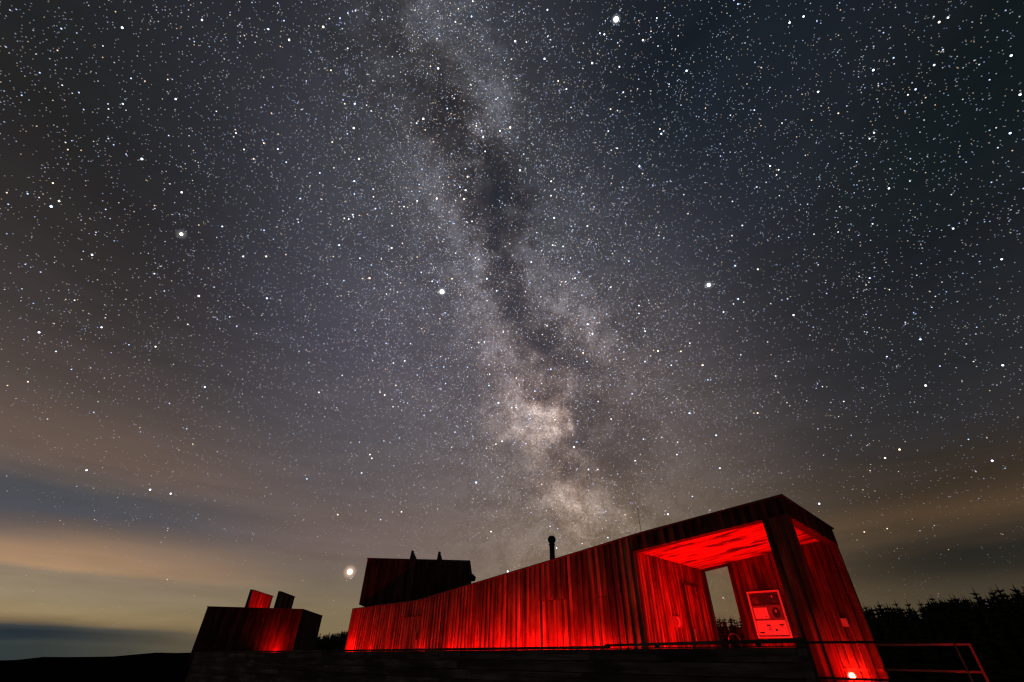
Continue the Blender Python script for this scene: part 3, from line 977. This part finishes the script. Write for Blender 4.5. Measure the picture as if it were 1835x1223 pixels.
# ------------------------------------------------------------------ spruces
def spruce_mesh(seed, h, dens=1.0):
    rnd = random.Random(seed)
    v, f = [], []

    def shoot(p, d, ln, wd, up=.0):
        d = Vector(d).normalized()
        s_ = d.cross(Vector((0, 0, 1)))
        if s_.length < 1e-3:
            s_ = Vector((1, 0, 0))
        s_.normalize()
        tpt = Vector(p) + d * ln + Vector((0, 0, up * ln))
        k = len(v)
        n_ = s_.cross(d).normalized()
        v.extend([tuple(Vector(p) + s_ * wd), tuple(Vector(p) - s_ * wd), tuple(tpt), tuple(Vector(p) + n_ * wd), tuple(Vector(p) - n_ * wd)])
        f.extend([(k, k + 1, k + 2), (k + 3, k + 4, k + 2)])
    # leader and top shoots
    shoot((0, 0, h - .75), (rnd.uniform(-.06, .06), rnd.uniform(-.06, .06), 1), 1.05, .075)
    # dense inner foliage
    zc_ = h - 1.25
    while zc_ > .2:
        rr_ = min(.9, .05 + .20 * (h - zc_) ** .85)
        k = len(v)
        m_ = 9
        for j in range(m_):
            a = 6.283 * j / m_ + rnd.uniform(-.2, .2)
            q_ = rr_ * rnd.uniform(.6, 1.35)
            v.append((q_ * math.cos(a), q_ * math.sin(a), zc_ - rnd.uniform(.0, .3)))
        v.append((0, 0, zc_ + .6))
        f.extend([(k + j, k + (j + 1) % m_, k + m_) for j in range(m_)])
        zc_ -= .33
    z = h - .35
    while z > .3:
        L = (.06 + .31 * (h - z) ** .95) * rnd.uniform(.6, 1.25)
        L = min(L, 1.75)
        nbr = rnd.randint(5, 7)
        a0 = rnd.uniform(0, 6.28)
        for j in range(nbr):
            a = a0 + 6.283 * j / nbr + rnd.uniform(-.3, .3)
            ln = L * rnd.uniform(.65, 1.2)
            pitch = .5 if (h - z) < .9 else (.3 if (h - z) < 2.2 else .05)
            pitch += rnd.uniform(-.15, .15)
            d = Vector((math.cos(a), math.sin(a), pitch)).normalized()
            p = Vector((0, 0, z))
            shoot(p, d, ln, .05, .06)
            ns = max(2, int(ln / .16 * dens))
            for s in range(ns):
                t_ = .15 + .85 * (s + rnd.random()) / ns
                q_ = p + d * ln * t_ + Vector((0, 0, .06 * ln * t_))
                for sg_ in (-1, 1):
                    aa = a + sg_ * rnd.uniform(.6, 1.1)
                    shoot(q_, (math.cos(aa), math.sin(aa), pitch + rnd.uniform(-.35, .35)), rnd.uniform(.14, .30) * (1.15 - .5 * t_) + .05, .032)
        z -= rnd.uniform(.26, .46)
    me = bpy.data.meshes.new('crown')
    me.from_pydata(v, [], f)
    me.materials.append(M['needles'])
    tb = MB().tube([(0, 0, -.3), (0, 0, h * .5), (0, 0, h - .3)], [.09, .06, .015], 7)
    tm = bpy.data.meshes.new('trunk')
    tm.from_pydata(tb.v, [], tb.f)
    tm.materials.append(M['bark'])
    return me, tm, v, f


VARS = [spruce_mesh(100 + i, 6.0) for i in range(6)]


def spruce(x, y, h, label, group):
    me, tm, _, _ = random.choice(VARS)
    o = empty('spruce_tree', (x, y, ground_z(x, y)), random.uniform(0, 6.28))
    o.scale = (h / 6 * random.uniform(.85, 1.15),) * 2 + (h / 6,)
    tag(o, label, 'tree', group)
    for nm, m_ in (('crown', me), ('trunk', tm)):
        c = bpy.data.objects.new(nm, m_)
        COL.objects.link(c)
        c.parent = o


def az_of(px):
    d = ray(px, 1150)
    return math.atan2(d[0], d[1])


def line_top(px):                          # skyline of the wood in the photo
    return lerp_profile([(400, 1150), (560, 1138), (620, 1128), (1000, 1120), (1290, 1106), (1540, 1088), (1590, 1083), (1640, 1088), (1665, 1074), (1740, 1070), (1800, 1062), (1835, 1058), (2000, 1050)], px)


def tree_at(px, dist, drop, label, group):
    d = ray(px, line_top(px) + drop)
    k = dist / math.hypot(d[0], d[1])
    x, y = d[0] * k, d[1] * k
    h = CAM[2] + d[2] * k - ground_z(x, y)
    spruce(float(x), float(y), max(2.0, float(h)), label, group)


for row, (dist, step, drop) in enumerate([(50, 22, 10), (54, 18, 5), (58, 17, 1), (63, 18, 5)]):
    px = 1530 + row * 5
    while px < 1880:
        tree_at(px + random.uniform(-5, 5), dist + random.uniform(-1.5, 1.5), drop + random.uniform(-3, 12) - (13 if random.random() < .28 else 0), 'dark spruce in the plantation edge beyond the end railing', 'spruces beyond the end railing')
        px += step
for k in range(9):
    tree_at(1262 + 9 * k + random.uniform(-2, 2), 66 + random.uniform(-3, 4), random.uniform(-3, 4), 'dark spruce seen through the porch window', 'spruces seen through the porch window')
for k in range(14):
    tree_at(553 + 5.3 * k + random.uniform(-3, 3), 112 + random.uniform(-5, 12), random.uniform(-1, 5), 'far spruce between the end turret and the long building', 'spruces between turret and building')
# the rest of the plantation, one dark mass behind
wv, wf = [], []
fm = [spruce_mesh(300 + i, 6.0, .45) for i in range(3)]
for k in range(520):
    px = random.uniform(500, 2000) if k > 150 else random.uniform(530, 660)
    far = lerp_profile([(500, 135), (1300, 82), (2000, 74)], px) * random.uniform(1.0, 1.25)
    d = ray(px, line_top(px) + random.uniform(3, 10))
    kk = far / math.hypot(d[0], d[1])
    x, y = d[0] * kk, d[1] * kk
    gz = ground_z(x, y)
    h = max(2.5, CAM[2] + d[2] * kk - gz)
    _, _, vv, ff = random.choice(fm)
    ang = random.uniform(0, 6.28)
    A = np.array(vv) * np.array([h / 6 * 1.5, h / 6 * 1.5, h / 6])
    c_, s_ = math.cos(ang), math.sin(ang)
    A = np.stack([A[:, 0] * c_ - A[:, 1] * s_ + x, A[:, 0] * s_ + A[:, 1] * c_ + y, A[:, 2] + gz], 1)
    wf.append(np.array(ff) + sum(len(a) for a in wv))
    wv.append(A)
me = bpy.data.meshes.new('plantation')
me.from_pydata(np.concatenate(wv).tolist(), [], np.concatenate(wf).tolist())
me.materials.append(M['needles'])
o = bpy.data.objects.new('far_plantation', me)
COL.objects.link(o)
tag(o, 'dark mass of conifer plantation behind the observatory', 'wood', kind='stuff')

# ------------------------------------------------------------------ stars: real points far outside the scene
N = 160000
dirs = RNG.normal(size=(N * 3, 3))
dirs /= np.linalg.norm(dirs, axis=1)[:, None]
dirs = dirs[dirs[:, 2] > 0.005]
wgt = np.full(len(dirs), .52)
for lst, k in ((GLOW, 11.0), (CLOUD, 8.0)):
    for px, py, s, a in lst:
        c, sgm = blob_dir(px, py, s)
        dd = np.linalg.norm(dirs - c, axis=1)
        wgt += k * a * np.exp(-(dd / (sgm * 1.15)) ** 2) * (1.0 if k > 4 else 1.0)
for px, py, s, a in DUST:
    c, sgm = blob_dir(px, py, s)
    dd = np.linalg.norm(dirs - c, axis=1)
    wgt *= 1 - .42 * min(1, a) * np.exp(-(dd / sgm) ** 2)
clump = np.zeros(len(dirs))
for k_ in range(40):                                               # stars gather in uneven patches
    kv = RNG.normal(size=3) * RNG.uniform(15, 90)
    clump += np.sin(dirs @ kv + RNG.uniform(0, 6.28))
wgt *= np.exp(.055 * clump)
eld = np.degrees(np.arcsin(dirs[:, 2]))
wgt *= np.clip((eld - 1.5) / 22, 0, 1) ** .7
keep = RNG.random(len(dirs)) < wgt * .60
dirs = dirs[keep]
eld = eld[keep]
n = len(dirs)
flux = .0190 * (RNG.random(n) ** (-1 / 1.62))                      # many faint, few bright
flux *= np.clip(eld / 30, .25, 1)
flux *= .42 + .58 * np.clip(dirs @ ray(905, 430), 0, 1) ** 3         # star brightness lowered away from mid-view, offsetting their wide-angle enlargement
flux = np.minimum(flux, 1.6)
tint = RNG.random(n)
colr = np.where(tint[:, None] < .5, np.array([.66, .84, 1.28]), np.where(tint[:, None] < .8, np.array([1, .98, .96]), np.array([1.22, .90, .64])))
NAMED = [(1104, 35, 30, 1), (792, 523, 34, 0), (1270, 511, 20, 1), (325, 420, 12, 2), (1468, 903, 6, 1), (1612, 806, 5, 2), (1586, 821, 4, 0), (1778, 826, 5, 1), (1358, 483, 5, 2), (1422, 565, 6, 0),
         (1145, 548, 5, 1), (1145, 562, 3, 1), (1185, 240, 6, 1), (1565, 126, 8, 1), (1466, 165, 5, 1), (1593, 338, 6, 1), (1380, 298, 5, 1), (952, 470, 6, 1), (810, 500, 4, 2), (868, 613, 4, 1), (1156, 648, 3, 1),
         (1203, 655, 4, 1), (1220, 630, 4, 2), (1072, 720, 4, 1), (917, 731, 3, 0), (1138, 826, 3, 1), (663, 815, 3, 0), (648, 848, 3, 1), (306, 885, 5, 1), (269, 878, 5, 1), (155, 843, 4, 1), (367, 694, 4, 1), (165, 457, 5, 1),
         (182, 587, 4, 1), (70, 596, 5, 1), (705, 651, 4, 1), (632, 385, 5, 1), (625, 393, 4, 1), (645, 463, 4, 1), (518, 72, 7, 0), (219, 50, 6, 1), (362, 36, 4, 1), (1415, 41, 6, 0), (1440, 30, 5, 1), (1674, 117, 4, 1), (1683, 40, 5, 2),
         (1797, 655, 5, 1), (1812, 100, 5, 1), (1828, 170, 5, 0), (1197, 922, 5, 1), (880, 953, 4, 1), (1213, 815, 3, 1), (1795, 465, 4, 1), (1708, 410, 4, 1), (896, 235, 5, 0), (1015, 160, 5, 1), (1083, 62, 5, 1), (1075, 60, 3, 1), (981, 18, 4, 1),
         (1110, 120, 4, 1), (895, 360, 1.5, 1), (900, 365, 1.2, 1), (905, 368, 1.2, 1), (897, 372, 1, 1)]
nd_ = np.array([ray(p[0], p[1]) for p in NAMED])
tints = np.array([[1, .99, .95], [.82, .92, 1.15], [1.12, .86, .62]])
dirs = np.concatenate([dirs, nd_])
flux = np.concatenate([flux, np.array([p[2] * (.40 if p[2] >= 12 else .17) for p in NAMED])])
colr = np.concatenate([colr, tints[[p[3] for p in NAMED]]])
RS = 6000.0
PXR = 1 / 435.0                                                    # one rendered pixel in radians
rad_ = PXR * np.clip(.31 + .31 * np.sqrt(flux) + .06 * np.clip(flux - 3, 0, 20), 0, 2.2)
lum = np.minimum(1.35 * flux / (2 * (rad_ / PXR) ** 2), 3.0)
a_ = np.cross(dirs, np.array([0, 0, 1.0]))
a_ /= np.linalg.norm(a_, axis=1)[:, None]
b__ = np.cross(dirs, a_)
# unit ball shapes: an octahedron for the faint stars, a rounder one for the bright
OV = np.array([(1, 0, 0), (0, 1, 0), (-1, 0, 0), (0, -1, 0), (0, 0, 1), (0, 0, -1)], float)
OT = [(0, 1, 4), (1, 2, 4), (2, 3, 4), (3, 0, 4), (1, 0, 5), (2, 1, 5), (3, 2, 5), (0, 3, 5)]
sv, st, mid = [tuple(p) for p in OV], [], {}


def midp(i_, j_):
    k_ = (min(i_, j_), max(i_, j_))
    if k_ not in mid:
        p_ = np.array(sv[i_]) + np.array(sv[j_])
        sv.append(tuple(p_ / np.linalg.norm(p_)))
        mid[k_] = len(sv) - 1
    return mid[k_]


for t_ in OT:
    x_, y_, z_ = midp(t_[0], t_[1]), midp(t_[1], t_[2]), midp(t_[2], t_[0])
    st += [(t_[0], x_, z_), (x_, t_[1], y_), (z_, y_, t_[2]), (x_, y_, z_)]
big = flux > .25
VS, FS, CS, off_ = [], [], [], 0
for sel, shp, tr_ in ((~big, OV * 1.12, np.array(OT)), (big, np.array(sv), np.array(st))):
    R_ = (rad_[sel] * RS)[:, None, None]
    ctr = (dirs[sel] * RS + CAM)[:, None, :]
    p_ = ctr + R_ * (a_[sel][:, None, :] * shp[None, :, 0:1] + b__[sel][:, None, :] * shp[None, :, 1:2] + dirs[sel][:, None, :] * shp[None, :, 2:3])
    m_ = int(sel.sum())
    VS.append(p_.reshape(-1, 3))
    FS.append((np.arange(m_)[:, None, None] * len(shp) + tr_[None]).reshape(-1, 3) + off_)
    cc = np.concatenate([colr[sel] * lum[sel][:, None], np.ones((m_, 1))], 1)
    CS.append(np.repeat(cc, len(shp), axis=0))
    off_ += m_ * len(shp)
vs, fs, cc = np.concatenate(VS), np.concatenate(FS), np.concatenate(CS)
sm = bpy.data.meshes.new('stars')
sm.vertices.add(len(vs))
sm.vertices.foreach_set('co', vs.ravel())
sm.loops.add(fs.size)
sm.loops.foreach_set('vertex_index', fs.ravel().astype(np.int32))
sm.polygons.add(len(fs))
sm.polygons.foreach_set('loop_start', (np.arange(len(fs)) * 3).astype(np.int32))
sm.update()
at = sm.attributes.new('star_light', 'FLOAT_COLOR', 'POINT')
at.data.foreach_set('color', cc.ravel().astype(np.float32))
ms = bpy.data.materials.new('starlight')
ms.use_nodes = True
ms.node_tree.nodes.clear()
q = G(ms.node_tree)
atn = q.n('ShaderNodeAttribute', attribute_name='star_light')
em = q.n('ShaderNodeEmission')
q.put(em.inputs[0], atn.outputs['Color'])
tb_ = q.n('ShaderNodeBsdfTransparent')
ad = q.n('ShaderNodeAddShader')
ms.node_tree.links.new(em.outputs[0], ad.inputs[0])
ms.node_tree.links.new(tb_.outputs[0], ad.inputs[1])
oo = q.n('ShaderNodeOutputMaterial')
ms.node_tree.links.new(ad.outputs[0], oo.inputs[0])
ms.cycles.emission_sampling = 'NONE'
sm.materials.append(ms)
so = bpy.data.objects.new('star_field', sm)
COL.objects.link(so)
tag(so, 'countless white and bluish stars scattered over the night sky', 'stars', kind='stuff')
